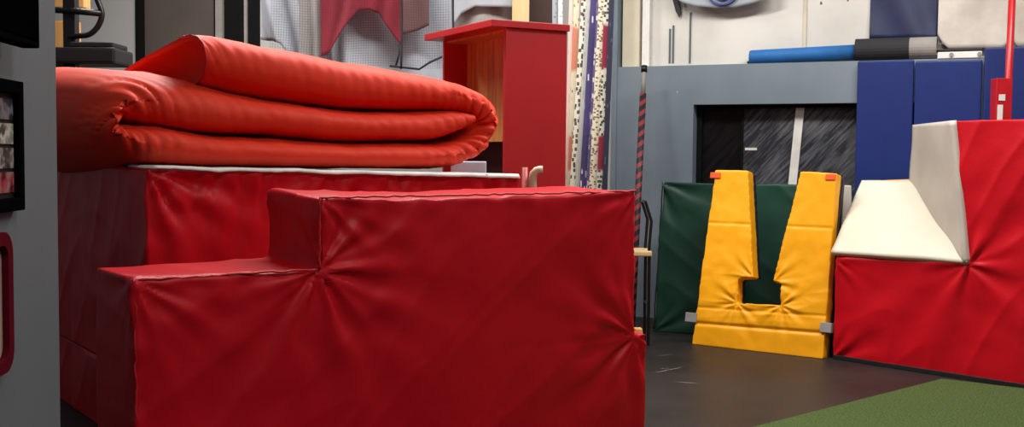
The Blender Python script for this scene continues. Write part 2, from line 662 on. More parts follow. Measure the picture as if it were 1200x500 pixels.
# collage frame
x1, zt = nx(23.5, 96, 0.02)
zb = nx(23.5, 246, 0.02)[1]
cf = thing('photo_frame', 'tall black frame holding a column of action photos below the television', 'picture frame',
           NF.M @ Matrix.Translation((x1, 0, zb)))
H = zt - zb
Wd = 0.36
bt = 0.035
bm = bmesh.new()
nbox(bm, 0, bt, 0, 0.03, 0, H, .004); nbox(bm, Wd - bt, Wd, 0, 0.03, 0, H, .004)
nbox(bm, bt, Wd - bt, 0, 0.03, 0, bt, .004); nbox(bm, bt, Wd - bt, 0, 0.03, H - bt, H, .004)
obj('frame', bm, M['dark_gloss'], cf)
bm = bmesh.new(); nbox(bm, bt, Wd - bt, 0.0, 0.012, bt, H - bt)
bck = obj('backing', bm, M['trim_black'], cf)
pm = [mat_photo('photo a', (24, 26, 34), (90, 96, 104), (150, 90, 70), 1.0),
      mat_photo('photo b', (120, 116, 108), (180, 174, 160), (60, 56, 52), 3.0),
      mat_photo('photo c', (20, 20, 24), (70, 66, 60), (160, 150, 140), 5.0),
      mat_photo('photo d', (40, 20, 26), (150, 34, 50), (120, 110, 100), 7.0)]
hh = (H - 2 * bt - 0.02) / 4
for i in range(4):
    bm = bmesh.new(); nbox(bm, bt + .008, Wd - bt - .008, 0.012, 0.015, H - bt - .01 - (i + 1) * hh + .005, H - bt - .01 - i * hh - .005)
    obj('photo', bm, pm[i], bck)

# maroon framed panel lower down
x1, zt = nx(10.5, 270, 0.02)
zb = nx(10.5, 433, 0.02)[1]
H = zt - zb
Wd = 0.5
rp = thing('framed_panel', 'maroon rounded frame around a tan panel low on the near grey wall', 'framed panel',
           NF.M @ Matrix.Translation((x1, 0, zb)))


def rrect(x0, x1, z0, z1, r, n=6):
    out = []
    for cx, cz, a in ((x1 - r, z1 - r, 0), (x0 + r, z1 - r, 1), (x0 + r, z0 + r, 2), (x1 - r, z0 + r, 3)):
        for k in range(n + 1):
            t = (a + k / n) * PI / 2
            out.append((cx + r * math.cos(t), cz + r * math.sin(t)))
    return out


oa, ob = rrect(0, Wd, 0, H, 0.06), rrect(0.035, Wd - .035, 0.035, H - .035, 0.035)
bm = bmesh.new()
n = len(oa)
ring = []
for poly, y in ((oa, 0.0), (oa, 0.03 * SG), (ob, 0.03 * SG), (ob, 0.0)):
    ring.append([bm.verts.new((x, y, z)) for x, z in poly])
for k in range(4):
    a, b = ring[k], ring[(k + 1) % 4]
    for i in range(n):
        bm.faces.new((a[i], a[(i + 1) % n], b[(i + 1) % n], b[i]))
obj('frame', bm, M['maroon_frame'], rp)
obj('panel', prism(ob, 0.0, 0.012 * SG), M['panel_tan'], rp)

# turf strip
tc_ = on_floor(1104, 445.5)
td1 = (on_floor(1200, 457) - tc_).normalized()
td2 = (on_floor(892, 500) - tc_).normalized()
bm = bmesh.new()
pts = [tc_, tc_ + td1 * 4, tc_ + td1 * 4 + td2 * 3.4, tc_ + td2 * 3.4]
lo = [bm.verts.new((p.x, p.y, 0.0)) for p in pts]
up = [bm.verts.new((p.x, p.y, 0.012)) for p in pts]
bm.faces.new(lo); bm.faces.new(up[::-1])
for i in range(4):
    bm.faces.new((lo[i], lo[(i + 1) % 4], up[(i + 1) % 4], up[i]))
tag(obj('turf_mat', bm, M['turf']), 'green artificial turf laid over the dark floor in front of the red and white block', 'turf')

floor = bpy.data.objects['floor']
bm = bmesh.new()
for (a, b, w_) in (((764, 437), (800, 430), .012), ((790, 447), (818, 449), .014), ((772, 432), (786, 431), .008), ((770, 417), (790, 415), .006)):
    p, q = on_floor(*a), on_floor(*b)
    t = (q - p); nrm = Vector((-t.y, t.x, 0)).normalized() * w_
    k = 10
    vv = []
    for i in range(k + 1):
        c = p.lerp(q, i / k) + nrm * (0.8 * mnoise.noise(Vector((i * .9, w_ * 400, 0))))
        ww = math.sin(PI * (i + .4) / (k + .8)) * (0.5 + 0.5 * mnoise.noise(Vector((i * 1.3, 3, w_ * 99))))
        vv.append((bm.verts.new((c + nrm * ww).to_tuple()[:2] + (0.0008,)), bm.verts.new((c - nrm * ww).to_tuple()[:2] + (0.0008,))))
    for a2, b2 in zip(vv, vv[1:]):
        bm.faces.new((a2[0], b2[0], b2[1], a2[1]))
obj('scuff_mark', bm, simple('chalk scuff', (112, 110, 106), .9, bmp=0), floor)
# chalky scuffs are marks of the floor itself (material); a few long pale streaks of tape residue
# ------------------------------------------------------------------ front stepped block
BANG = math.atan2(0.72, 1.0)
o3 = at(158, 328, 3.9)
BF = Frame((o3.x, o3.y, 0), BANG)
zlow = BF.hit(158, 328)[1]
u1, zt1 = BF.hit(375, 231)
u2, zt2 = BF.hit(746, 223)
u3, zf = BF.hit(757, 390)
ztop = 0.5 * (zt1 + zt2)
zlow2 = BF.hit(365, 316)[1]
print('block', zlow, zlow2, zt1, zt2, u1, u2, u3, zf)
TB_ = 0.5
bprof = [(0, 0), (u3, 0), (u3, zf), (u2, zf - .004), (u2, zt2), (u1, zt1), (u1, zlow2), (0, zlow)]
blk = thing('stepped_block', 'large red vinyl stepped block standing in front of the stacked crash mats', 'foam block', BF.M)
bback = [(x, z + (0.015 if z > 1.1 else 0.006 if z > 0.7 else 0.0)) for x, z in bprof]
me = soften(prism(bprof, 0, TB_, bback), 0.0125, 6)


def f_block(P, N):
    h = soft_noise(P, 0.012, 1.6, 1) + soft_noise(P, 0.004, 5, 2)
    h = h + folds(P, 0.007, math.radians(52), 5.0, 0.9, 3) * np.exp(-((P[:, 0] - u1) ** 2) / 1.2)
    h = h + folds(P, 0.005, math.radians(35), 4.0, 0.7, 8)
    h = h + pucker(P, N, (u1, zlow2), 'y', 0.34, 0.020, 9, 1.0)
    h = h + pucker(P, N, (u2, zf), 'y', 0.30, 0.018, 9, 2.0)
    h = h + pucker(P, N, (0, zlow), 'y', 0.20, 0.014, 11, 3.0)
    h = h + pucker(P, N, (u1, ztop), 'y', 0.22, 0.014, 11, 4.0)
    h = h + pucker(P, N, (u2, ztop), 'y', 0.25, 0.012, 9, 5.0)
    h = h + pucker(P, N, (0.0, zlow), 'x', 0.2, 0.010, 8, 6.0)
    # crimped rim along the sewn edges
    em = edge_mask(P, [((0, 0, zlow), (u1, 0, zlow2)), ((u1, 0, ztop), (u2, 0, ztop)), ((0, 0, 0), (0, 0, zlow)), ((u1, 0, zlow2), (u1, 0, ztop))], 0.045)
    h = h + em * 0.007 * vnoise(P, (13, 13, 13), 9) * 1.6 + em * 0.006 * vnoise(P, (5, 5, 5), 12)
    D = N * h[:, None]
    # sagging of the top between its ends
    sag = -0.014 * np.sin(np.clip((P[:, 0] - u1) / (u2 - u1), 0, 1) * PI) * np.clip((P[:, 2] - 0.8) / (ztop - 0.8), 0, 1)
    D[:, 2] += sag
    D[:, 2] = np.where(P[:, 2] < 0.02, np.maximum(D[:, 2], 0.0), D[:, 2])
    return D


displace(me, f_block)
link('cover', me, M['red_vinyl'], blk, None, True)
bm = bmesh.new()


def wob(a, b, n, amp, sd):
    a, b = Vector(a), Vector(b)
    rnd = random.Random(sd)
    return [a.lerp(b, k / n) + Vector((rnd.uniform(-1, 1), rnd.uniform(-1, 1), rnd.uniform(-1, 1))) * amp for k in range(n + 1)]


tube(bm, wob((0.0, 0.0, zlow), (0.004, 0.0, 0.0), 40, 0.005, 1), 0.0045, 8)
tube(bm, wob((0.01, 0.0, zlow), (u1 - .01, 0.0, zlow2), 26, 0.003, 2), 0.0045, 8)
tube(bm, wob((u1, 0.0, zlow2), (u1, 0.0, zt1), 14, 0.003, 3), 0.0045, 8)
tube(bm, wob((u1, 0.002, zt1 - .002), (u2, 0.002, zt2 - .004), 50, 0.003, 4), 0.0045, 8)
obj('seam', bm, M['red_seam'], blk, None, True)

# ------------------------------------------------------------------ stack of two crash mats
s3 = at(172, 196.5, 4.95)
SF = Frame((s3.x, s3.y, 0), BANG)
zL = SF.hit(176, 198)[1]
uR, zR = SF.hit(606, 207)
SD = 2.0
zgap = 0.36
print('stack', zL, zR, uR)
for k, (z0, za, zb_, nm, lb) in enumerate(((0.0, zgap, zgap, 'crash_mat', 'red vinyl crash mat lying on the floor under the taller red mat'),
                                           (zgap + .004, zL, zR, 'crash_mat', 'thick red vinyl crash mat with pale top edge carrying the folded orange-red mat'))):
    t = thing(nm, lb, 'crash mat', SF.M @ Matrix.Translation((0, 0, z0)))
    me = soften(prism([(0, 0), (uR, 0), (uR, zb_ - z0), (0, za - z0)], 0, SD), 0.015, 3)
    UP = za - z0

    def f_stack(P, N, UP=UP, k=k):
        h = soft_noise(P, 0.012, 2.0, 20 + k) + soft_noise(P, 0.005, 6, 21)
        if k:
            h = h + pucker(P, N, (0.0, UP), 'y', 0.35, 0.022, 10, 1.5) + pucker(P, N, (0.9, UP), 'y', 0.2, 0.012, 9, 4.5)
            em = edge_mask(P, [((0, 0, UP), (uR, 0, zR - zgap))], 0.10)
            h = h + em * 0.020 * vnoise(P, (7, 7, 7), 4)
            h = h + folds(P, 0.012, math.radians(60), 6, 1.2, 31) * np.exp(-(UP - P[:, 2]) / 0.35)
            tw = np.exp(-(UP - P[:, 2]) / 0.16) * (np.abs(N[:, 1]) > 0.5)
            h = h + tw * 0.016 * np.clip(1 - 3 * np.abs(vnoise(P, (6, 3, 4), 71)), 0, 1) - tw * 0.02 * np.clip(1 - 4 * np.abs(vnoise(P, (9, 3, 3), 73)), 0, 1)
        Q = np.stack([P[:, 1], P[:, 0], P[:, 2]], 1)
        h = h + folds(Q, 0.010, math.radians(120), 4.5, 0.9, 33) * (np.abs(N[:, 0]) > 0.5)
        D = N * h[:, None]
        top = np.abs(N[:, 2]) > 0.7
        D[top] *= 0.25
        D[:, 2] = np.where(P[:, 2] < 0.03, np.maximum(D[:, 2], 0.0), D[:, 2])
        return D

    displace(me, f_stack)
    link('cover', me, M['red_vinyl'], t, None, True)
    if k:
        # pale underside strip lying on the top edge
        bm = bmesh.new()
        n = 80
        rnd = random.Random(5)
        rows = [[], [], [], []]
        for i in range(n + 1):
            u = 0.02 + (uR - 0.02) * i / n
            zz = UP + (zR - zL) * u / uR + 0.016
            w = 0.006 * mnoise.noise(Vector((u * 5, 0, 0))) + .004 * mnoise.noise(Vector((u * 17, 3, 0)))
            if i == n:
                w = 0
            rows[0].append(bm.verts.new((u, -0.034 + w, zz - 0.014 - 0.010 * u / uR + 1.5 * w)))
            rows[1].append(bm.verts.new((u, -0.014 + w, zz + w)))
            rows[2].append(bm.verts.new((u, 0.55, zz)))
            rows[3].append(bm.verts.new((u, 0.56, zz - .012)))
        for a, b in ((0, 1), (1, 2), (2, 3), (3, 0)):
            for i in range(n):
                bm.faces.new((rows[a][i], rows[a][i + 1], rows[b][i + 1], rows[b][i]))
        bm.faces.new([rows[k2][0] for k2 in range(4)]); bm.faces.new([rows[k2][n] for k2 in range(4)])
        o = obj('white_border', bm, M['white_paint'], t, None, True)
        o['label'] = 'white border strip along the top edge'
        crash_root = t
ZT = lambda u: zL + (zR - zL) * u / uR + 0.016

# ------------------------------------------------------------------ folded crash mat on the stack
VF = 0.06   # its near side sits this far behind the stack's face
path = [  # px, py, half thickness px : from the hidden inner end round to the free end on top
    (546, 139, 9), (530, 142, 15), (500, 147, 18.5), (450, 148, 19), (400, 146.5, 20), (330, 139, 21), (280, 134, 24), (240, 129, 28),
    (200, 123.5, 29), (168, 121, 27), (145, 123, 21), (133, 133, 16), (130, 145, 14), (136, 156, 14), (155, 162, 18), (190, 168, 22),
    (240, 175, 19.5), (320, 179, 17.5), (400, 182, 16), (460, 182.5, 16), (510, 182, 16), (540, 177, 17), (558, 163, 18), (568, 145, 20),
    (562, 128, 19.5), (542, 117, 19.5), (515, 111, 20.5), (480, 107, 23.5), (440, 102, 27), (400, 97, 29.5), (350, 88, 31.5), (300, 78.5, 32.5),
    (260, 70, 32.5), (240, 66, 31), (231, 64, 29)]
cl = []
for px, py, a in path:
    u, z = SF.hit(px, py, VF + 0.1)
    Yd = SF.w(u, VF + 0.1, z).y
    cl.append((u, z, a * Yd / F))
fine = np.array(catmull(cl, 14))
ns = len(fine)
WID = 1.55
seg = 56
V = np.zeros((ns, seg, 3))
dif = np.gradient(fine[:, :2], axis=0)
tl = np.linalg.norm(dif, axis=1, keepdims=True)
T2 = dif / tl
NN = np.stack([-T2[:, 1], T2[:, 0]], 1)
S = np.concatenate([[0], np.cumsum(np.linalg.norm(np.diff(fine[:, :2], axis=0), axis=1))])
dth = np.gradient(np.unwrap(np.arctan2(T2[:, 1], T2[:, 0])), S)
curv = np.clip(np.abs(dth) / 6.0, 0, 1)
curv = np.convolve(np.pad(curv, 20, 'edge'), np.ones(41) / 41, 'valid')
par = np.linspace(0, 1, ns)
iLeft = np.argmin(fine[:, 0])
sL = S[iLeft]
sR_out = S[np.argmax(np.where(np.arange(ns) > iLeft + 60, fine[:, 0], -9))]
sEnd = S[-1]
for i in range(ns):
    u, z, a = fine[i]
    for j in range(seg):
        ph = 2 * PI * j / seg
        c, s = math.cos(ph), math.sin(ph)
        # rounded rectangle section: half width WID/2 across, half thickness a
        ex = 0.62
        cn = math.copysign(abs(s) ** 0.85, s)
        cv = math.copysign(abs(c) ** 0.30, c)
        V[i, j] = (cn * a, cv * WID / 2, 0)
pos = np.zeros((ns, seg, 3))
for i in range(ns):
    u, z, a = fine[i]
    n_, t_ = NN[i], T2[i]
    kk = max(0.0, 1 - (S[-1] - S[i]) / 0.35)
    n_ = n_ * (1 - kk) + np.array([0.20, -1.0]) * kk
    for j in range(seg):
        off, v, _ = V[i, j]
        vv = v + WID / 2                       # 0 at the near side
        edge = math.exp(-vv / 0.10)
        side = 1 if off > 0 else -1
        fr = (vv / WID)
        # gathers of the cover: short creases across the near rim, strongest at the bends
        g = (0.12 + 1.8 * curv[i]) * math.exp(-vv / 0.30)
        q = Vector((S[i] * 15 + side * vv * 7 + off * 4, vv * 0.9, side * 4.0))
        amt = mnoise.noise(Vector((S[i] * 2.2, side * 5.0, 1.0))) * 0.5 + 0.5
        crease = max(0.0, 1 - 3.2 * abs(mnoise.noise(q))) ** 1.6
        dn = -0.017 * g * crease * (0.3 + amt)
        dn += 0.010 * mnoise.noise(Vector((S[i] * 2.5, vv * 2.5, side * 3.0)))
        dn += 0.004 * mnoise.noise(Vector((S[i] * 9, vv * 6, side * 7.0)))
        o2 = off + side * dn
        uu = u + n_[0] * o2
        zz = z + n_[1] * o2
        vpos = vv + VF + 0.02 * g * (crease - 0.4)
        # far side of the left bend swells up, the far side of the free end droops
        wl = math.exp(-((S[i] - sL) / 0.55) ** 2)
        swell = 0.03 * math.exp(-((S[i] - sL) / 0.8) ** 2) * min(1.0, fr * 4)
        uu += n_[0] * side * swell * min(1, abs(off) / 0.03)
        zz += n_[1] * side * swell * min(1, abs(off) / 0.03)
        zz += wl * fr ** 0.8 * (0.03 - 0.10 * math.tanh((S[i] - sL) / 0.12))
        uu -= wl * 0.10 * math.sin(min(1, fr * 1.3) * PI / 2)
        we = math.exp(-((S[i] - sEnd) / 0.6) ** 2)
        zz -= we * 0.17 * fr
        pos[i, j] = (uu, vpos, max(zz, ZT(min(max(uu, 0), uR)) + 0.001) if uu > 0 else max(zz, zL - 0.25))
bm = bmesh.new()
vs = [[bm.verts.new(pos[i, j]) for j in range(seg)] for i in range(ns)]
for i in range(ns - 1):
    for j in range(seg):
        bm.faces.new((vs[i][j], vs[i][(j + 1) % seg], vs[i + 1][(j + 1) % seg], vs[i + 1][j]))
for i, dr in ((0, -1), (ns - 1, 1)):
    prev = vs[i]
    cen = pos[i].mean(0)
    for q in (0.93, 0.8, 0.5):
        bul = (1 - q) ** 0.5 * 0.03 if i == 0 else -(1 - q) ** 0.5 * 0.16
        new = []
        for j in range(seg):
            p = cen + (pos[i][j] - cen) * np.array([q, 0.5 + 0.5 * q, q])
            p = p + np.array([T2[i][0], 0, T2[i][1]]) * dr * bul
            new.append(bm.verts.new(p))
        for j in range(seg):
            bm.faces.new((prev[j], prev[(j + 1) % seg], new[(j + 1) % seg], new[j]))
        prev = new
    bm.faces.new(prev)
fold = thing('folded_crash_mat', 'orange-red crash mat folded into three layers on top of the red stack', 'crash mat',
             SF.M @ Matrix.Translation((0, 0, zL)))
obj('cover', bm, M['orange_vinyl'], fold, Matrix.Translation((0, 0, -zL)), True)
# vertical corner seam of the free end
bm = bmesh.new()
pe = [pos[ns - 3, j] for j in range(seg) if pos[ns - 3, j][1] < VF + 0.3]
pe = sorted(pe, key=lambda p: p[2])
row = [Vector(p) + Vector((-0.004, -0.004, -zL)) for p in pe]
row = [row[0]] + [p for a, p in zip(row, row[1:]) if (p - a).length > 0.01]
tube(bm, row, 0.006, 8)
obj('corner_seam', bm, M['red_seam'], fold, None, True)

# ------------------------------------------------------------------ red plywood cabinet
cb = at(596, 35, 7.1)
# corner edge at px 596; the solid side runs right-back, the open side left-back
CANG = math.radians(28)
CF = Frame((cb.x, cb.y, 0), CANG)
ctop = CF.hit(598, 27)[1]
uS = CF.hit(664, 100)[0]
# open side runs along +y (back-left)
Yl = None
best = None
for k in range(1, 400):
    v = k * 0.005
    p = CF.w(0, v, 2.0)
    px = 600 + F * p.x / p.y
    if px < 518:
        Yl = v
        break
print('cabinet', ctop, uS, Yl)
DV = Yl or 0.9
th = 0.025
cab = thing('plywood_cabinet', 'tall red-painted plywood cabinet open towards the folded mat', 'cabinet', CF.M)
obj('side_panel', BX(0, uS, 0, th, 0, ctop - .03, 0.003), M['red_paint'], cab)
obj('side_panel', BX(0, uS, DV - th, DV, 0, ctop - .03, 0.003), M['red_paint'], cab)
ub = uS * 0.42
obj('back_panel', BX(ub, ub + th, th, DV - th, 0, ctop - .03), M['plywood'], cab)
obj('top_panel', BX(-0.13, uS + .01, -0.02, DV + 0.03, ctop - .03, ctop + .015, 0.004), M['red_paint'], cab)
obj('ceiling_panel', BX(0.02, ub, th, DV - th, ctop - .045, ctop - .03), M['plywood'], cab)
zs = CF.hit(580, 161, 0.4)[1]
obj('shelf', BX(0.03, ub, th, DV - th, zs - .03, zs), M['plywood'], cab)
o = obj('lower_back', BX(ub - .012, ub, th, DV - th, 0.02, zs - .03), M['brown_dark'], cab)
obj('face_strip', BX(-0.02, 0.0, -0.005, 0.03, 0, ctop - .03, .002), M['red_paint'], cab)
obj('kick_board', BX(0.02, .04, th, DV - th, 0, 0.1), M['red_paint'], cab)

# pale blue board on edge between stack and cabinet
p = at(551, 200, 6.9)
o = obj('plastic_board', BX(-0.12, 0.1, -0.015, 0.015, 0, 1.36, 0.006), M['pale_blue'], None, Matrix.Translation((p.x, p.y, 0)))
tag(o, 'pale blue plastic board standing behind the right end of the folded mat', 'board')

# beige bent pipe and straight pipe behind the front block
hp = at(623, 215, 6.0)
zp = at(630, 199, 6.0).z
b0 = Vector((at(624, 215, 6.0).x, 6.0, 0))
dxr = at(636, 199, 6.0).x
pts = [(b0.x, 6.0, 0), (b0.x, 6.0, 0.7), (b0.x, 6.0, zp - 0.05), (b0.x + 0.006, 6.0, zp - 0.02), (b0.x + 0.022, 6.0, zp - .004), (b0.x + .04, 6.0, zp), (dxr, 6.0, zp)]
hk = obj('bent_pipe', TB(pts, 0.023, 14), M['pipe_beige'], None, None, True)
tag(hk, 'beige pipe with its top bent sideways behind the front block', 'pipe')
b1 = at(615, 215, 6.0).x
zq = at(615, 196, 6.0).z
hk = obj('straight_pipe', TB([(b1, 6.02, 0), (b1, 6.02, 0.6), (b1, 6.02, zq)], 0.016, 14),
         simple('rosy pipe', (186, 92, 84), 0.4, bmp=0.03), None, None, True)
tag(hk, 'rosy straight pipe upright beside the bent beige pipe', 'pipe')

# ------------------------------------------------------------------ tall printed boards right of the cabinet
boards = [
    # px top, px bottom, width px, Y, base, marks, scale, threshold, extra, words
    (650, 650, 5, 8.3, (150, 158, 166), (110, 116, 126), 14, 0.2, None, 'grey board edge rising just behind the right corner of the red cabinet'),
    (657, 657, 5, 8.35, (204, 206, 206), (160, 164, 170), 14, 0.2, None, 'white board edge rising between grey board and cream boards above the cabinet'),
    (669.5, 664, 4.5, 7.75, (222, 196, 186), (210, 176, 166), 6, 0.2, None, 'thin pinkish board tight against the cabinet side'),
    (676, 668.5, 7, 7.8, (206, 198, 172), (150, 84, 60), 9, 0.2, (190, 120, 96), 'cream board with rusty patches next to the pinkish board'),
    (684.5, 671, 6, 7.7, (224, 218, 200), (74, 72, 72), 13, 0.36, None, 'cream board with a column of black square marks'),
    (689.5, 678.5, 5, 7.86, (188, 190, 184), (164, 164, 158), 6, 0.2, None, 'plain grey board between black-marked and purple boards'),
    (696.5, 683.5, 8, 7.8, (70, 60, 112), (214, 214, 220), 4, 0.2, (62, 56, 100), 'purple board with a white patch'),
    (702.5, 690, 5, 7.9, (96, 86, 132), (222, 222, 222), 7, 0.25, None, 'narrow violet board beside the purple board'),
    (706, 694.5, 8, 7.72, (222, 214, 190), (120, 96, 84), 26, 0.34, None, 'cream board densely printed with small brown marks'),
    (712, 703, 7, 7.84, (214, 214, 196), (64, 70, 66), 18, 0.36, (140, 36, 60), 'cream and dark red board with grey-green marks'),
    (717, 709, 6, 7.9, (34, 36, 58), (70, 74, 100), 8, 0.22, None, 'navy board at the right end of the printed boards'),
]
for kb, (pt, pb, wpx, Y, base, marks, sc, thr, ext, words) in enumerate(boards):
    Y = 8.35 - 0.033 * kb
    a = at(pt, 0, Y); b = at(pb, 215, Y)
    dxdz = (a.x - b.x) / (a.z - b.z)
    w = wpx * Y / F
    H = 3.3
    x0 = b.x - dxdz * b.z
    bm = bmesh.new()
    box(bm, -w / 2, w / 2, -0.013, 0.013, 0, H, 0.002)
    for v in bm.verts:
        v.co.x += dxdz * v.co.z + 0.004 * math.sin(v.co.z * 3)
    o = obj('printed_board', bm, mat_print('print ' + words[:18], base, marks, sc, thr, ext), None, Matrix.Translation((x0, Y, 0)))
    tag(o, words, 'board', 'tall printed boards beside the cabinet')

# posts behind the cabinet
Yp = 8.8
p = at(610, 15, Yp)
o = obj('timber_post', BX(-.066, .066, -.05, .05, 0, 3.4, .004), M['ply_pale'], None, Matrix.Translation((p.x, Yp, 0)))
tag(o, 'pale timber post rising behind the red cabinet', 'post')
p = at(635, 15, 9.0)
o = obj('wooden_panel', BX(-.1, .1, -.03, .03, 0, 3.4, .004), M['brown_dark'], None, Matrix.Translation((p.x, 9.0, 0)))
tag(o, 'dark brown panel standing right of the pale timber post', 'panel')

# ------------------------------------------------------------------ hanging cloths and net on the left
def cloth(name, outline_px, Y, mat, label, cat, amp=0.02, freq=14, seed=0, nu=60, nv=30, lean=0.0, group=None, depth_fn=None):
    """hanging fabric: outline given by left edge, right edge and lower hem as world shapes, folded in depth"""
    (xl0, xr0), hem = outline_px
    top = 3.3
    bm = bmesh.new()
    A = at(xl0, 40, Y).x
    B = at(xr0, 40, Y).x
    rows = []
    for i in range(nu + 1):
        t = i / nu
        px = xl0 + (xr0 - xl0) * t
        zb = at(px, np.interp(px, [h[0] for h in hem], [h[1] for h in hem]), Y).z
        x = A + (B - A) * t
        colv = []
        for j in range(nv + 1):
            z = top + (zb - top) * j / nv
            d = amp * math.sin(freq * x * 2 + 2.0 * mnoise.noise(Vector((x * 2, z * 1.2, seed))) + z * lean) \
                + amp * 1.2 * mnoise.noise(Vector((x * 6 + z * lean * 0.4, z * 1.4, seed + 5)))
            colv.append(Vector((x, Y + d, z)))
        rows.append(colv)
    fr = [[bm.verts.new(p) for p in c] for c in rows]
    bk = [[bm.verts.new(p + Vector((0, 0.008, 0))) for p in c] for c in rows]
    for i in range(nu):
        for j in range(nv):
            bm.faces.new((fr[i][j], fr[i + 1][j], fr[i + 1][j + 1], fr[i][j + 1]))
            bm.faces.new((bk[i][j], bk[i][j + 1], bk[i + 1][j + 1], bk[i + 1][j]))
    for i in range(nu):
        bm.faces.new((fr[i][nv], fr[i + 1][nv], bk[i + 1][nv], bk[i][nv]))
        bm.faces.new((fr[i][0], bk[i][0], bk[i + 1][0], fr[i + 1][0]))
    for j in range(nv):
        bm.faces.new((fr[0][j], fr[0][j + 1], bk[0][j + 1], bk[0][j]))
        bm.faces.new((fr[nu][j], bk[nu][j], bk[nu][j + 1], fr[nu][j + 1]))
    o = obj(name, bm, mat, None, None, True)
    return tag(o, label, cat, group)


cloth('hanging_sheet', ((305, 352), [(305, 46), (320, 48), (330, 52), (336, 62), (352, 80)]), 9.2, M['white_cloth'],
      'white sheet hanging in slanted folds beside the dark doorway', 'cloth', 0.045, 14, 1, lean=4)
cloth('hanging_sheet', ((350, 380), [(350, 84), (380, 90)]), 9.16, M['grey_cloth'],
      'grey pleated sheet hanging left of the maroon cloth', 'cloth', 0.02, 20, 2)
cloth('hanging_sheet', ((376, 535), [(376, 90), (535, 120)]), 9.3, M['white_cloth'],
      'wide white sheet hanging behind the maroon cloth', 'cloth', 0.05, 7, 3, lean=2)
cloth('maroon_cloth', ((376, 471), [(376, 66), (386, 61), (392, 50), (400, 38), (410, 24), (420, 13), (432, 10), (444, 16), (455, 33), (464, 46), (471, 54)]),
      9.05, M['maroon_cloth'], 'maroon cloth with an arched hem hanging behind the net', 'cloth', 0.04, 10, 4, nu=95)
cloth('brown_cloth', ((472, 503), [(472, 40), (488, 36), (503, 30)]), 9.08, M['brown_cloth'],
      'brown mauve cloth hanging right of the maroon cloth', 'cloth', 0.02, 10, 5)
cloth('hanging_sheet', ((532, 600), [(532, 28), (540, 16), (556, 7), (600, 9)]), 9.05, M['white_cloth'],
      'short white sheet hanging above the red cabinet top', 'cloth', 0.02, 8, 6)
cloth('grey_sheet', ((530, 602), [(530, 60), (602, 60)]), 9.15, simple('soft grey fabric', (150, 148, 146), .9),
      'grey fabric behind the short white sheet above the cabinet', 'cloth', 0.015, 6, 7)

# net: black cords, border ropes
Yn = 8.9
net = thing('net', 'black cord net hanging in front of the white sheets', 'net', Matrix.Translation((at(420, 0, Yn).x, Yn, 0)))
inv = Matrix.Translation((-at(420, 0, Yn).x, -Yn, 0))
bm = bmesh.new()
xa, xb = at(318, 40, Yn).x, at(528, 40, Yn).x
zlo, zhi = at(450, 78, Yn).z, 3.1
step = 0.02


def netp(x, z):
    return inv @ Vector((x + 0.01 * math.sin(z * 5 + x * 3), Yn + 0.03 * math.sin(x * 4) + .02 * math.sin(z * 6), z - 0.012 * math.sin(x * 7)))


x = xa
while x < xb:
    tube(bm, [netp(x, zlo + (zhi - zlo) * k / 8) for k in range(9)], 0.00085, 3)
    x += step
z = zlo
while z < zhi:
    tube(bm, [netp(xa + (xb - xa) * k / 24, z) for k in range(25)], 0.00085, 3)
    z += step
obj('mesh', bm, M['net'], net)
for px, r in ((470.5, 0.008), (531, 0.009)):
    X = at(px, 40, Yn).x
    obj('rope', TB([inv @ Vector((X + .004 * math.sin(k), Yn - .02, zlo - .02 + (zhi - zlo) * k / 8)) for k in range(9)], r, 8), M['net'], net, None, True)
obj('rope', TB([netp(at(462, 78, Yn).x, zlo), netp(at(466, 60, Yn).x, zlo + .1), netp(at(466, 50, Yn).x, zlo + .18)], 0.008, 8), M['net'], net, None, True)
obj('bottom_rope', TB([netp(at(455, 78, Yn).x, zlo), netp(at(490, 79, Yn).x, zlo - .008), netp(at(503, 70, Yn).x, zlo + .05), netp(at(518, 62, Yn).x, zlo + .09)], 0.009, 8),
    M['net'], net, None, True)

# ------------------------------------------------------------------ gym machine top left
Yg = 8.2
g0 = at(82, 60, Yg)
gm = thing('weight_machine', 'black weight machine with curved grip showing above the folded mat', 'exercise machine', Matrix.Translation((g0.x, Yg, 0)))


def G(px, py, dy=0.0):
    p = at(px, py, Yg)
    return Vector((p.x - g0.x, dy, p.z))


obj('post', BX(G(76, 0).x, G(90, 0).x, -.045, .045, 0, 3.2, .006), M['black_metal'], gm)
obj('base', BX(-0.5, 0.6, -.3, .3, 0, 0.06, .01), M['black_metal'], gm)
obj('crossbar', TB([G(52, 11, -.02), G(90, 14, -.05), G(123, 17, -.06)], 0.024, 12), M['black_metal'], gm, None, True)
obj('grip', TB([Vector(q) for q in catmull([G(113, -14, -.06), G(118, 2, -.06), G(123, 17, -.06), G(119, 31, -.06), G(109, 41, -.06), G(95, 43, -.05), G(80, 44, -.02)], 6)], 0.021, 12), M['black_metal'], gm, None, True)
z0, z1 = G(70, 76).z, G(70, 57).z
obj('housing', BX(G(40, 60).x, G(143, 60).x, -.15, .25, z0, z1, .02), M['black_vinyl'], gm)
obj('lid', BX(G(88, 60).x, G(139, 60).x, -.12, .2, z1, z1 + .04, .012), M['black_vinyl'], gm)
p = at(76, 30, 8.55)
zz = at(76, 6, 8.55).z
o = obj('pine_board', BX(at(60, 0, 8.55).x, at(92, 0, 8.55).x, 8.5, 8.6, 0, at(80, 25, 8.55).z, .01), M['pine'])
tag(o, 'pine board standing behind the weight machine post', 'board')
o = obj('pine_box', BX(at(60, 0, 8.55).x, at(101, 0, 8.55).x, 8.5, 8.64, at(80, 9, 8.5).z, at(80, -25, 8.55).z, .01), M['pine'])
o.name = 'pine_shelf_box'
tag(o, 'pine box fixed higher up behind the weight machine post', 'box')

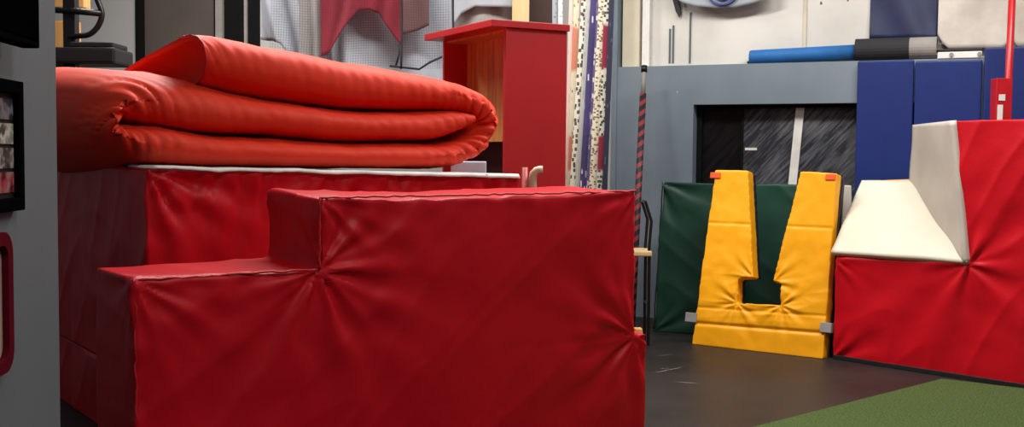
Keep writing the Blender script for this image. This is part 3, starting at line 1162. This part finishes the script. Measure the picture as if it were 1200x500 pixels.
# ------------------------------------------------------------------ striped pole against the wall
zt = at(755, 80, 9.3).z
pa = at(755, 80, 9.35); pb_ = at(748.5, 214, 9.15)
dv = (pb_ - pa) / (pb_.z - pa.z)
base = pa + dv * (0 - pa.z)
sp = thing('striped_pole', 'thin black and red striped pole leaning on the blue-grey wall', 'pole', Matrix.Translation((base.x, base.y, 0)))
v = pa - base
obj('shaft', TB([(0, 0, 0), v * 0.45, v * 0.9], 0.028, 12), M['rope'], sp, None, True)
obj('tip', TB([v * 0.9, v * 0.985], 0.019, 12), M['foam_grey'], sp, None, True)
obj('cap', TB([v * 0.985, v * 1.01], 0.026, 12), M['black_metal'], sp, None, True)

# ------------------------------------------------------------------ green mat leaning on the wall
gb = on_floor(766, 388)
GF = Frame((gb.x, gb.y, 0), math.atan2(-0.45, 1.0), math.radians(6))
gw = GF.hit(990, 215)[0]
gh = GF.hit(770, 213)[1]
gr = thing('folding_mat', 'dark green vinyl mat leaning on the wall behind the yellow mat', 'gym mat', GF.M)
gx = GF.hit(768, 300)[0] * 0
me = soften(prism([(0.0, 0.0), (gw, 0.0), (gw, gh), (0.02, gh)], 0, 0.22), 0.016, 4)


def f_green(P, N):
    h = soft_noise(P, 0.012, 2.2, 40) + folds(P, 0.010, math.radians(-40), 4, 1.0, 41)
    h = h + pucker(P, N, (0.0, gh), 'y', 0.3, 0.02, 8, 1) + pucker(P, N, (0.0, 0.0), 'y', 0.3, 0.02, 8, 2)
    D = N * h[:, None]
    return D


displace(me, f_green)
link('cover', me, M['green_vinyl'], gr, None, True)
obj('corner_seam', TB(wob((0.0, 0.0, 0.02), (0.02, 0.0, gh), 30, .003, 8), 0.006, 8), M['black_vinyl'], gr, None, True)
# black underside panel

# ------------------------------------------------------------------ yellow keyhole mat
yb = on_floor(811, 403)
yb2 = on_floor(965, 420.5)
yang = math.atan2(yb2.y - yb.y, yb2.x - yb.x)
YF = Frame((yb.x, yb.y, 0.0), yang, math.radians(10))
ypx = [(810.5, 403), (964.5, 420.5), (980.5, 203), (938, 200.5), (905.5, 329.5), (915.5, 331), (915, 357.5), (864, 354.5), (864.3, 326.5), (882.5, 325), (876.5, 199.5), (838, 199)]
ypoly = [YF.hit(*p) for p in ypx]
ypoly[0] = (ypoly[0][0], 0.0); ypoly[1] = (ypoly[1][0], 0.0)
TY = 0.11
ym = thing('keyhole_mat', 'yellow two-pronged vinyl mat with a keyhole slot leaning on the green mat', 'gym mat', YF.M)
me = soften(prism(ypoly, 0, TY), 0.0085, 4)
ys1, ys2 = YF.hit(812.5, 378)[1], YF.hit(964, 390)[1]


def f_yellow(P, N):
    h = soft_noise(P, 0.006, 4, 50) + soft_noise(P, 0.003, 12, 51)
    for k, q in enumerate((4, 6, 7, 9)):
        h = h + pucker(P, N, ypoly[q], 'y', 0.12, 0.014, 8, k + 1.0)
    zz = ys1 + (ys2 - ys1) * P[:, 0] / ypoly[1][0]
    fy = np.clip((np.abs(N[:, 1]) - 0.4) * 3, 0, 1)
    h = h - 0.012 * np.exp(-((P[:, 2] - zz) / 0.012) ** 2) * fy
    h = h - 0.006 * np.exp(-((P[:, 2] - zz - 0.12) / 0.01) ** 2) * fy
    h = h - 0.005 * np.exp(-((P[:, 2] - 0.92) / 0.01) ** 2) * fy
    h = h + folds(P, 0.006, math.radians(8), 9, 1.6, 55) * np.exp(-((P[:, 2] - 0.36) / 0.16) ** 2)
    D = N * h[:, None]
    D[:, 2] = np.where(P[:, 2] < 0.02, np.maximum(D[:, 2], 0.0), D[:, 2])
    return D


displace(me, f_yellow)
link('cover', me, M['yellow_vinyl'], ym, None, True)
# black backing seen along the right side
bk_poly = [(x + 0.004, z) for x, z in ypoly]
me = soften(prism([(ypoly[0][0], 0.0), (ypoly[1][0] + .01, 0.0), (ypoly[2][0] + .012, ypoly[2][1] - .01), (ypoly[3][0], ypoly[3][1] - .01), ypoly[4], ypoly[5], ypoly[6], ypoly[7], ypoly[8], ypoly[9],
                   (ypoly[10][0], ypoly[10][1] - .01), (ypoly[11][0], ypoly[11][1] - .01)], TY * 0.98, TY + 0.05), 0.01, 3)
o = link('backing', me, M['black_vinyl'], ym, None, True)
o['label'] = 'black vinyl backing'
for (pa_, pb__) in (((803, 371), (816, 372)), ((961, 383), (974, 384))):
    a, b = YF.hit(*pa_, v=-0.01), YF.hit(*pb__, v=-0.01)
    o = obj('strap', BX(min(a[0], b[0]), max(a[0], b[0]), -0.012, 0.05, (a[1] + b[1]) / 2 - .035, (a[1] + b[1]) / 2 + .035, .004), M['grey_strap'], ym)
for (pa_, pb__) in (((832, 205), (844, 206)), ((967, 207), (979, 208))):
    a, b = YF.hit(*pa_, v=-0.01), YF.hit(*pb__, v=-0.01)
    obj('tag', BX(min(a[0], b[0]), max(a[0], b[0]), -0.008, 0.03, a[1] - .022, a[1] + .022, .004), M['tag_orange'], ym)

# pale pad edge between yellow mat and red block
pp = at(992, 235, 8.14)
bm = BX(-.035, .035, -.03, .03, 0, at(992, 217, 8.14).z, .008)
for v in bm.verts:
    v.co.x -= 0.12 * (v.co.z / 1.2 - 1) * 0.5 + 0.06
o = obj('foam_pad', bm, M['grey_vinyl'], None, Matrix.Translation((pp.x + .05, pp.y, 0)))
tag(o, 'narrow pale foam pad upright between the yellow mat and the red block', 'pad')

# ------------------------------------------------------------------ red and white corner block on the right
rb = on_floor(975, 420)
rb2 = on_floor(1200, 455.5)
RF = Frame((rb.x, rb.y, 0.0), math.atan2(rb2.y - rb.y, rb2.x - rb.x))
h = lambda px, py, v=0.0: RF.hit(px, py, v)
uend = h(1290, 300)[0]
DR = 0.55
fn = h(1135, 309); ft = h(1118.5, 141); fl = h(979, 302)
bl_ = h(1011, 214, DR); bn_ = h(1069, 213, DR); bt_ = h(1073, 146, DR)
ztp = h(1200, 139)[1]
front = [(0, 0), (uend, 0), (uend, ztp), ft, fn, fl]
backp = [(0.05, 0), (uend, 0), (uend, max(ztp, bt_[1])), (bt_[0], bt_[1]), (bn_[0], bn_[1]), (bl_[0], bl_[1])]
print('right block', front, backp)
rw = thing('corner_block', 'red foam block with white stepped notch standing by the blue wall pads', 'foam block', RF.M)
me = soften(prism(front, 0, DR, backp), 0.012, 4)


def f_right(P, N):
    hh = soft_noise(P, 0.012, 1.8, 60) + soft_noise(P, 0.004, 6, 61)
    fy = (N[:, 1] < -0.4)
    hh = hh + pucker(P, N, fn, 'y', 0.40, 0.015, 6, 1.2)
    hh = hh + pucker(P, N, (0, 0), 'y', 0.3, 0.016, 7, 2.2) + pucker(P, N, (0, fl[1]), 'y', 0.15, 0.012, 9, 3.2)
    hh = hh + folds(P, 0.010, math.radians(60), 4, 0.9, 62) * fy
    D = N * hh[:, None]
    D[:, 2] = np.where(P[:, 2] < 0.03, 0.0, D[:, 2])
    return D


displace(me, f_right)
link('cover', me, M['red_vinyl'], rw, None, True)
o = obj('base_shadow_edge', BX(0.015, uend, -0.012, DR - .02, 0.0, 0.032, .004), M['black_vinyl'], rw)  # black underside, with the contact shadow put into the same dark strip
o['label'] = 'black base edge with painted contact shadow'
# white panels on the notch
def panel(q, thick, name, mat, label, seed):
    """thin padded panel over a quad of 3D local points"""
    q = [Vector(p) for p in q]
    n = (q[1] - q[0]).cross(q[3] - q[0]).normalized()
    if n.dot(Vector((0, -1, 0.4))) < 0:
        n = -n
    bm = bmesh.new()
    nn = 26
    fr, bk = [], []
    for i in range(nn + 1):
        for j in range(nn + 1):
            s, t = i / nn, j / nn
            p = q[0].lerp(q[1], s).lerp(q[3].lerp(q[2], s), t)
            bulge = 0.010 * math.sin(PI * s) ** 0.5 * math.sin(PI * t) ** 0.5 + 0.010 * mnoise.noise(p * 4 + Vector((seed, 0, 0)))
            fr.append(bm.verts.new(p + n * (thick + bulge)))
            bk.append(bm.verts.new(p - n * 0.015))
    I = lambda i, j: i * (nn + 1) + j
    for i in range(nn):
        for j in range(nn):
            bm.faces.new((fr[I(i, j)], fr[I(i + 1, j)], fr[I(i + 1, j + 1)], fr[I(i, j + 1)]))
            bm.faces.new((bk[I(i, j)], bk[I(i, j + 1)], bk[I(i + 1, j + 1)], bk[I(i + 1, j)]))
    for i in range(nn):
        for j in (0, nn):
            bm.faces.new((fr[I(i, j)], fr[I(i + 1, j)], bk[I(i + 1, j)], bk[I(i, j)]))
            bm.faces.new((fr[I(j, i)], fr[I(j, i + 1)], bk[I(j, i + 1)], bk[I(j, i)]))
    o = obj(name, bm, mat, rw, None, True)
    o['label'] = label
    return o


L3 = lambda p, v: (p[0], v, p[1])
flx = h(975, 297, -0.01)
panel([L3(flx, -0.012), (fn[0], -0.012, fn[1] + .005), L3(bn_, DR), L3(bl_, DR)], 0.02, 'tread_panel', M['white_vinyl'], 'white padded tread', 1)
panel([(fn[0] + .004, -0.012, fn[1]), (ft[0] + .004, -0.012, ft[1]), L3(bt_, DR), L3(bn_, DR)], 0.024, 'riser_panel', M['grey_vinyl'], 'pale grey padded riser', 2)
obj('hem', TB([L3((bl_[0] + .12, bl_[1] + .012), DR + .01), L3((bn_[0], bn_[1] + .012), DR + .01)], 0.008, 8), M['yellow_vinyl'], rw)

# ------------------------------------------------------------------ blue wall pads
padx = [(1003, 1069), (1070.5, 1149)]
PT = 0.075
for i, (a, b) in enumerate(padx):
    xa_, xb_ = wx(a, 150, -PT), wx(b, 150, -PT)
    zt = wz(0.5 * (a + b), 70.5, -PT)
    t = thing('wall_pad', ['royal blue wall pad beside the window', 'royal blue wall pad under the white rail'][i], 'wall pad',
              WF.M @ Matrix.Translation((xa_, -PT, 0)), 'royal blue wall pads')
    obj('cover', BX(0, xb_ - xa_, 0, PT - .018, 0.03, zt, .014), M['blue_vinyl'], t, None, False)
    obj('board', BX(0.01, xb_ - xa_ - .01, PT - .018, PT - .001, 0.0, zt - .01), M['ply_pale'], t)
for i, (a, b) in enumerate(((1151, 1235), (1236, 1330))):
    xa_, xb_ = wx(a, 150, -PT), wx(b, 150, -PT)
    zt = wz(1170, 55, -PT)
    t = thing('wall_pad', ['taller royal blue wall pad behind the red pole', 'taller royal blue wall pad at the end of the row'][i], 'wall pad', WF.M @ Matrix.Translation((xa_, -PT, 0)), 'royal blue wall pads')
    obj('cover', BX(0, xb_ - xa_, 0, PT - .018, 0.03, zt, .014), M['blue_vinyl'], t)
    obj('board', BX(0.01, xb_ - xa_ - .01, PT - .018, PT - .001, 0.0, zt - .01), M['ply_pale'], t)

# ------------------------------------------------------------------ foam tube lying on the ledge
vt = 0.06
xa_, xb_, xc_, xd_ = wx(879, 64, vt), wx(1003, 60, vt), wx(1066, 58, vt), wx(1098, 57, vt)
rb_, rk_ = 0.058, 0.088
zc = LEDGE + rb_ + .002
tb = thing('foam_tube', 'long blue, black and grey foam tube lying on the wall ledge', 'foam tube', WF.M @ Matrix.Translation((xa_, vt, LEDGE)))
obj('blue_sleeve', TB([(0, 0, rb_), (0.012, 0, rb_), (xb_ - xa_, 0, rb_ + .02)], [rb_ * .92, rb_, rb_], 24), M['foam_blue'], tb, None, True)
obj('black_sleeve', TB([(xb_ - xa_ - .002, 0, rk_ + .004), (xc_ - xa_, 0, rk_ + .004)], rk_, 24), M['foam_black'], tb)
bm = bmesh.new()
L0, L1 = xc_ - xa_, xd_ - xa_
N_ = 24
rings = []
for x, r in ((L0, rk_ * .97), (L1, rk_ * .97), (L1, rk_ * .78), (L0 + .02, rk_ * .78)):
    rings.append([bm.verts.new((x, r * math.cos(2 * PI * k / N_), rk_ + .004 + r * math.sin(2 * PI * k / N_))) for k in range(N_)])
for a, b in zip(rings, rings[1:]):
    for k in range(N_):
        bm.faces.new((a[k], a[(k + 1) % N_], b[(k + 1) % N_], b[k]))
bm.faces.new(rings[-1])
obj('grey_end', bm, M['foam_grey'], tb)
obj('black_end', TB([(-0.02, 0, .012), (0.0, 0, 0.02)], 0.012, 10), M['foam_black'], tb)

# white rail on the pads
xa_, xb_ = wx(1099, 63, .02), wx(1151, 62, .02)
zz = wz(1120, 68, .02)
wr = thing('rail', 'short white metal rail lying on the ledge right of the foam tube', 'rail', WF.M @ Matrix.Translation((xa_, .02, LEDGE)))
obj('bar', BX(0, xb_ - xa_, -.03, .03, 0.0, .05, .006), M['white_paint'], wr)
for q in (0.1, 0.3):
    obj('bolt', TB([(q, -.03, .028), (q, -.042, .028)], 0.016, 10), M['foam_grey'], wr)
obj('black_bar', BX(-.02, xb_ - xa_, .02, .05, .05, .075, .004), M['black_metal'], wr)

# ------------------------------------------------------------------ cloths on the upper right wall
def wall_cloth(name, pts_px, v0, mat, label, cat, amp, fx, fz, seed, thick=0.012):
    """fabric hung on the white wall; pts_px: left px, right px, hem function samples"""
    (pl, prr), hem = pts_px
    nu, nv = 44, 28
    bm = bmesh.new()
    top = 3.3
    fr, bk = [], []
    for i in range(nu + 1):
        t = i / nu
        px = pl + (prr - pl) * t
        hy = float(np.interp(px, [q[0] for q in hem], [q[1] for q in hem]))
        x, zb = WF.hit(px, hy, v0)
        for j in range(nv + 1):
            z = top + (zb - top) * j / nv
            d = amp * math.sin(fx * x + fz * z + 1.5 * mnoise.noise(Vector((x * 2, z * 2, seed)))) + amp * mnoise.noise(Vector((x * 5, z * 3, seed)))
            fr.append(bm.verts.new((x, v0 - abs(amp) * 1.2 + d, z)))
            bk.append(bm.verts.new((x, v0 + thick + d * .5, z)))
    I = lambda i, j: i * (nv + 1) + j
    for i in range(nu):
        for j in range(nv):
            bm.faces.new((fr[I(i, j)], fr[I(i + 1, j)], fr[I(i + 1, j + 1)], fr[I(i, j + 1)]))
            bm.faces.new((bk[I(i, j)], bk[I(i, j + 1)], bk[I(i + 1, j + 1)], bk[I(i + 1, j)]))
    for i in range(nu):
        for j in (0, nv):
            bm.faces.new((fr[I(i, j)], fr[I(i + 1, j)], bk[I(i + 1, j)], bk[I(i, j)]))
    for j in range(nv):
        for i in (0, nu):
            bm.faces.new((fr[I(i, j)], fr[I(i, j + 1)], bk[I(i, j + 1)], bk[I(i, j)]))
    o = obj(name, bm, mat, None, WF.M, True)
    return tag(o, label, cat)


wall_cloth('navy_tarp', ((1019, 1098), [(1019, 45), (1060, 45), (1098, 45)]), 0.13, M['navy_cloth'], 'dark navy tarp hanging on the white wall above the foam tube', 'tarp', 0.02, 12, 7, 1)
wall_cloth('canvas_cloth', ((1099, 1184), [(1099, 40), (1104, 50), (1112, 57), (1150, 56), (1175, 56), (1180, 52), (1184, 44)]), 0.09, simple('off white canvas', (206, 200, 190), .8),
           'off-white canvas with a rounded corner hanging above the white rail', 'cloth', 0.02, 5, 3, 2)
wall_cloth('canvas_cloth', ((1186, 1290), [(1186, 44), (1192, 54), (1290, 54)]), 0.09, simple('warm white canvas', (206, 198, 186), .8),
           'off-white canvas hanging right of the red pole', 'cloth', 0.02, 5, 3, 3)
bn = wall_cloth('banner', ((788, 906), [(788, -4), (800, 3), (815, 7), (840, 9), (862, 8), (885, 3), (906, -4)]), 0.02, M['white_cloth'],
                'white round-bottomed banner with a blue emblem high on the white wall', 'banner', 0.012, 3, 0, 4)
bm = prism([WF.hit(*q, 0.1) for q in ((786, -6), (793, -6), (797, 14), (795, 20), (791, 13))], 0.12, 0.14)
tag(obj('hanging_strap', bm, M['black_vinyl'], None, WF.M), 'short black strap hanging at the left end of the white banner', 'strap')
ex, ez = WF.hit(847, -9, 0)
bm = bmesh.new()
N_ = 28
for (r0, r1, ry) in ((0.0, 0.085, 0.8), (0.115, 0.135, .8)):
    ro = [bm.verts.new((ex + r1 * math.cos(2 * PI * k / N_), -.012, ez + ry * r1 * math.sin(2 * PI * k / N_))) for k in range(N_)]
    rk = [bm.verts.new((ex + r1 * math.cos(2 * PI * k / N_), 0.02, ez + ry * r1 * math.sin(2 * PI * k / N_))) for k in range(N_)]
    if r0 == 0:
        bm.faces.new(ro)
        for k in range(N_):
            bm.faces.new((ro[k], ro[(k + 1) % N_], rk[(k + 1) % N_], rk[k]))
    else:
        ri = [bm.verts.new((ex + r0 * math.cos(2 * PI * k / N_), -.012, ez + ry * r0 * math.sin(2 * PI * k / N_))) for k in range(N_)]
        for k in range(N_):
            bm.faces.new((ro[k], ro[(k + 1) % N_], ri[(k + 1) % N_], ri[k]))
            bm.faces.new((ro[k], ro[(k + 1) % N_], rk[(k + 1) % N_], rk[k]))
o = obj('emblem', bm, M['emblem_blue'], bn)

# ------------------------------------------------------------------ red pole with bracket
Yr = 8.1
rp0 = at(1184, 70, Yr)
rpole = thing('red_pole', 'red metal pole with a box bracket rising behind the red and white block', 'pole', Matrix.Translation((rp0.x, Yr, 0)))
pt0, pt1 = at(1186, 0, Yr), at(1180.5, 130, Yr)
dz = (pt0.x - pt1.x) / (pt0.z - pt1.z)
zx = lambda z: pt1.x + dz * (z - pt1.z) - rp0.x
obj('tube', TB([(zx(0.03), 0, 0.03), (zx(3.2), 0, 3.2)], 0.026, 14), M['red_metal'], rpole, None, True)
obj('base_plate', BX(zx(0) - .12, zx(0) + .12, -.12, .12, 0, .03, .005), M['red_metal'], rpole)
bl0, bl1 = at(1163, 138, Yr).x - rp0.x, at(1182, 138, Yr).x - rp0.x
zb1 = at(1170, 92, Yr).z
brk = obj('bracket', BX(bl0, bl1 - .0, -.05, .05, .95, zb1, .006), M['red_metal'], rpole)
zc_ = at(1168, 115, Yr).z
bm = bmesh.new()
box(bm, bl0 + .02, bl0 + .065, -.054, -.049, zc_ - .02, zc_ + .025)
box(bm, bl0 + .012, bl0 + .05, -.054, -.049, zc_ - .16, zc_ - .05)
obj('sticker', bm, M['white_paint'], brk)

# ------------------------------------------------------------------ black stool glimpsed behind the block
Ys = 8.3
q0 = at(752, 392, Ys)
st = thing('stool', 'black metal stool with wooden seat between the front block and green mat', 'stool', Matrix.Translation((q0.x, Ys, 0)))
zs_ = at(752, 292, Ys).z
obj('seat', BX(-.25, .05, -.15, .15, zs_ - .04, zs_, .01), M['ply_pale'], st)
for x, y in ((-.22, -.12), (.035, -.12), (-.22, .12), (.035, .12)):
    obj('leg', TB([(x, y, 0), (x * .97, y * .95, zs_ - .04)], 0.012, 8), M['black_metal'], st)
bm = bmesh.new()
tube(bm, [(.03, -.12, zs_), (.045, -.12, zs_ + .22), (0.0, -.12, zs_ + .36)], .011, 8)
tube(bm, [(.03, .12, zs_), (.045, .12, zs_ + .22), (0.0, .12, zs_ + .36)], .011, 8)
tube(bm, [(0.0, -.12, zs_ + .36), (0.0, .12, zs_ + .36)], .011, 8)
obj('back_frame', bm, M['black_metal'], st)
obj('stretcher', TB([(.035, -.118, .3), (.035, .118, .3)], .009, 8), M['black_metal'], st)
wb = at(748, 388, 7.4)
bm = prism([(-.05, 0), (.05, 0), (.03, .17), (-.02, .17)], -.05, .05)
fz = on_floor(748, 396)
o = obj('wood_wedge', bm, M['pine'], None, Matrix.Translation((at(747, 388, 7.9).x, 7.9, 0)))
tag(o, 'small pine wedge standing on the floor behind the front block', 'wood block')

# ------------------------------------------------------------------ light
def area(name, loc, size, power, col=(1, 1, 1), rot=(0, 0, 0), sy=None):
    l = bpy.data.lights.new(name, 'AREA')
    l.shape = 'RECTANGLE'
    l.size, l.size_y = size, (sy or size)
    l.energy = power
    l.color = col
    o = bpy.data.objects.new(name, l)
    COL.objects.link(o)
    o.location = loc
    o.rotation_euler = rot
    return o


warm = (1.0, 0.955, 0.9)
area('ceiling_or_fill_lamp', (-0.6, 7.0, 4.4), 2.4, 150, warm, (0, 0, 0), 0.5)
area('ceiling_or_fill_lamp', (2.6, 6.2, 4.4), 2.4, 125, warm, (0, 0, 0), 0.5)
area('ceiling_or_fill_lamp', (-3.0, 9.0, 4.4), 2.0, 120, warm, (0, 0, 0), 0.5)  # added fill to brighten the dim back-left wall
area('ceiling_or_fill_lamp', (1.6, 1.6, 4.4), 2.4, 85, warm, (0, 0, 0), 0.5)  # added fill to lift the front faces of the block
w = bpy.data.worlds.new('room light')
scene.world = w
w.use_nodes = True
w.node_tree.nodes['Background'].inputs['Color'].default_value = (0.9, 0.93, 1.0, 1)
w.node_tree.nodes['Background'].inputs['Strength'].default_value = 0.085

vs_ = scene.view_settings
vs_.view_transform = 'Standard'
vs_.look = 'None'
vs_.gamma = 1.0
vs_.use_curve_mapping = False
vs_.exposure = 0.5
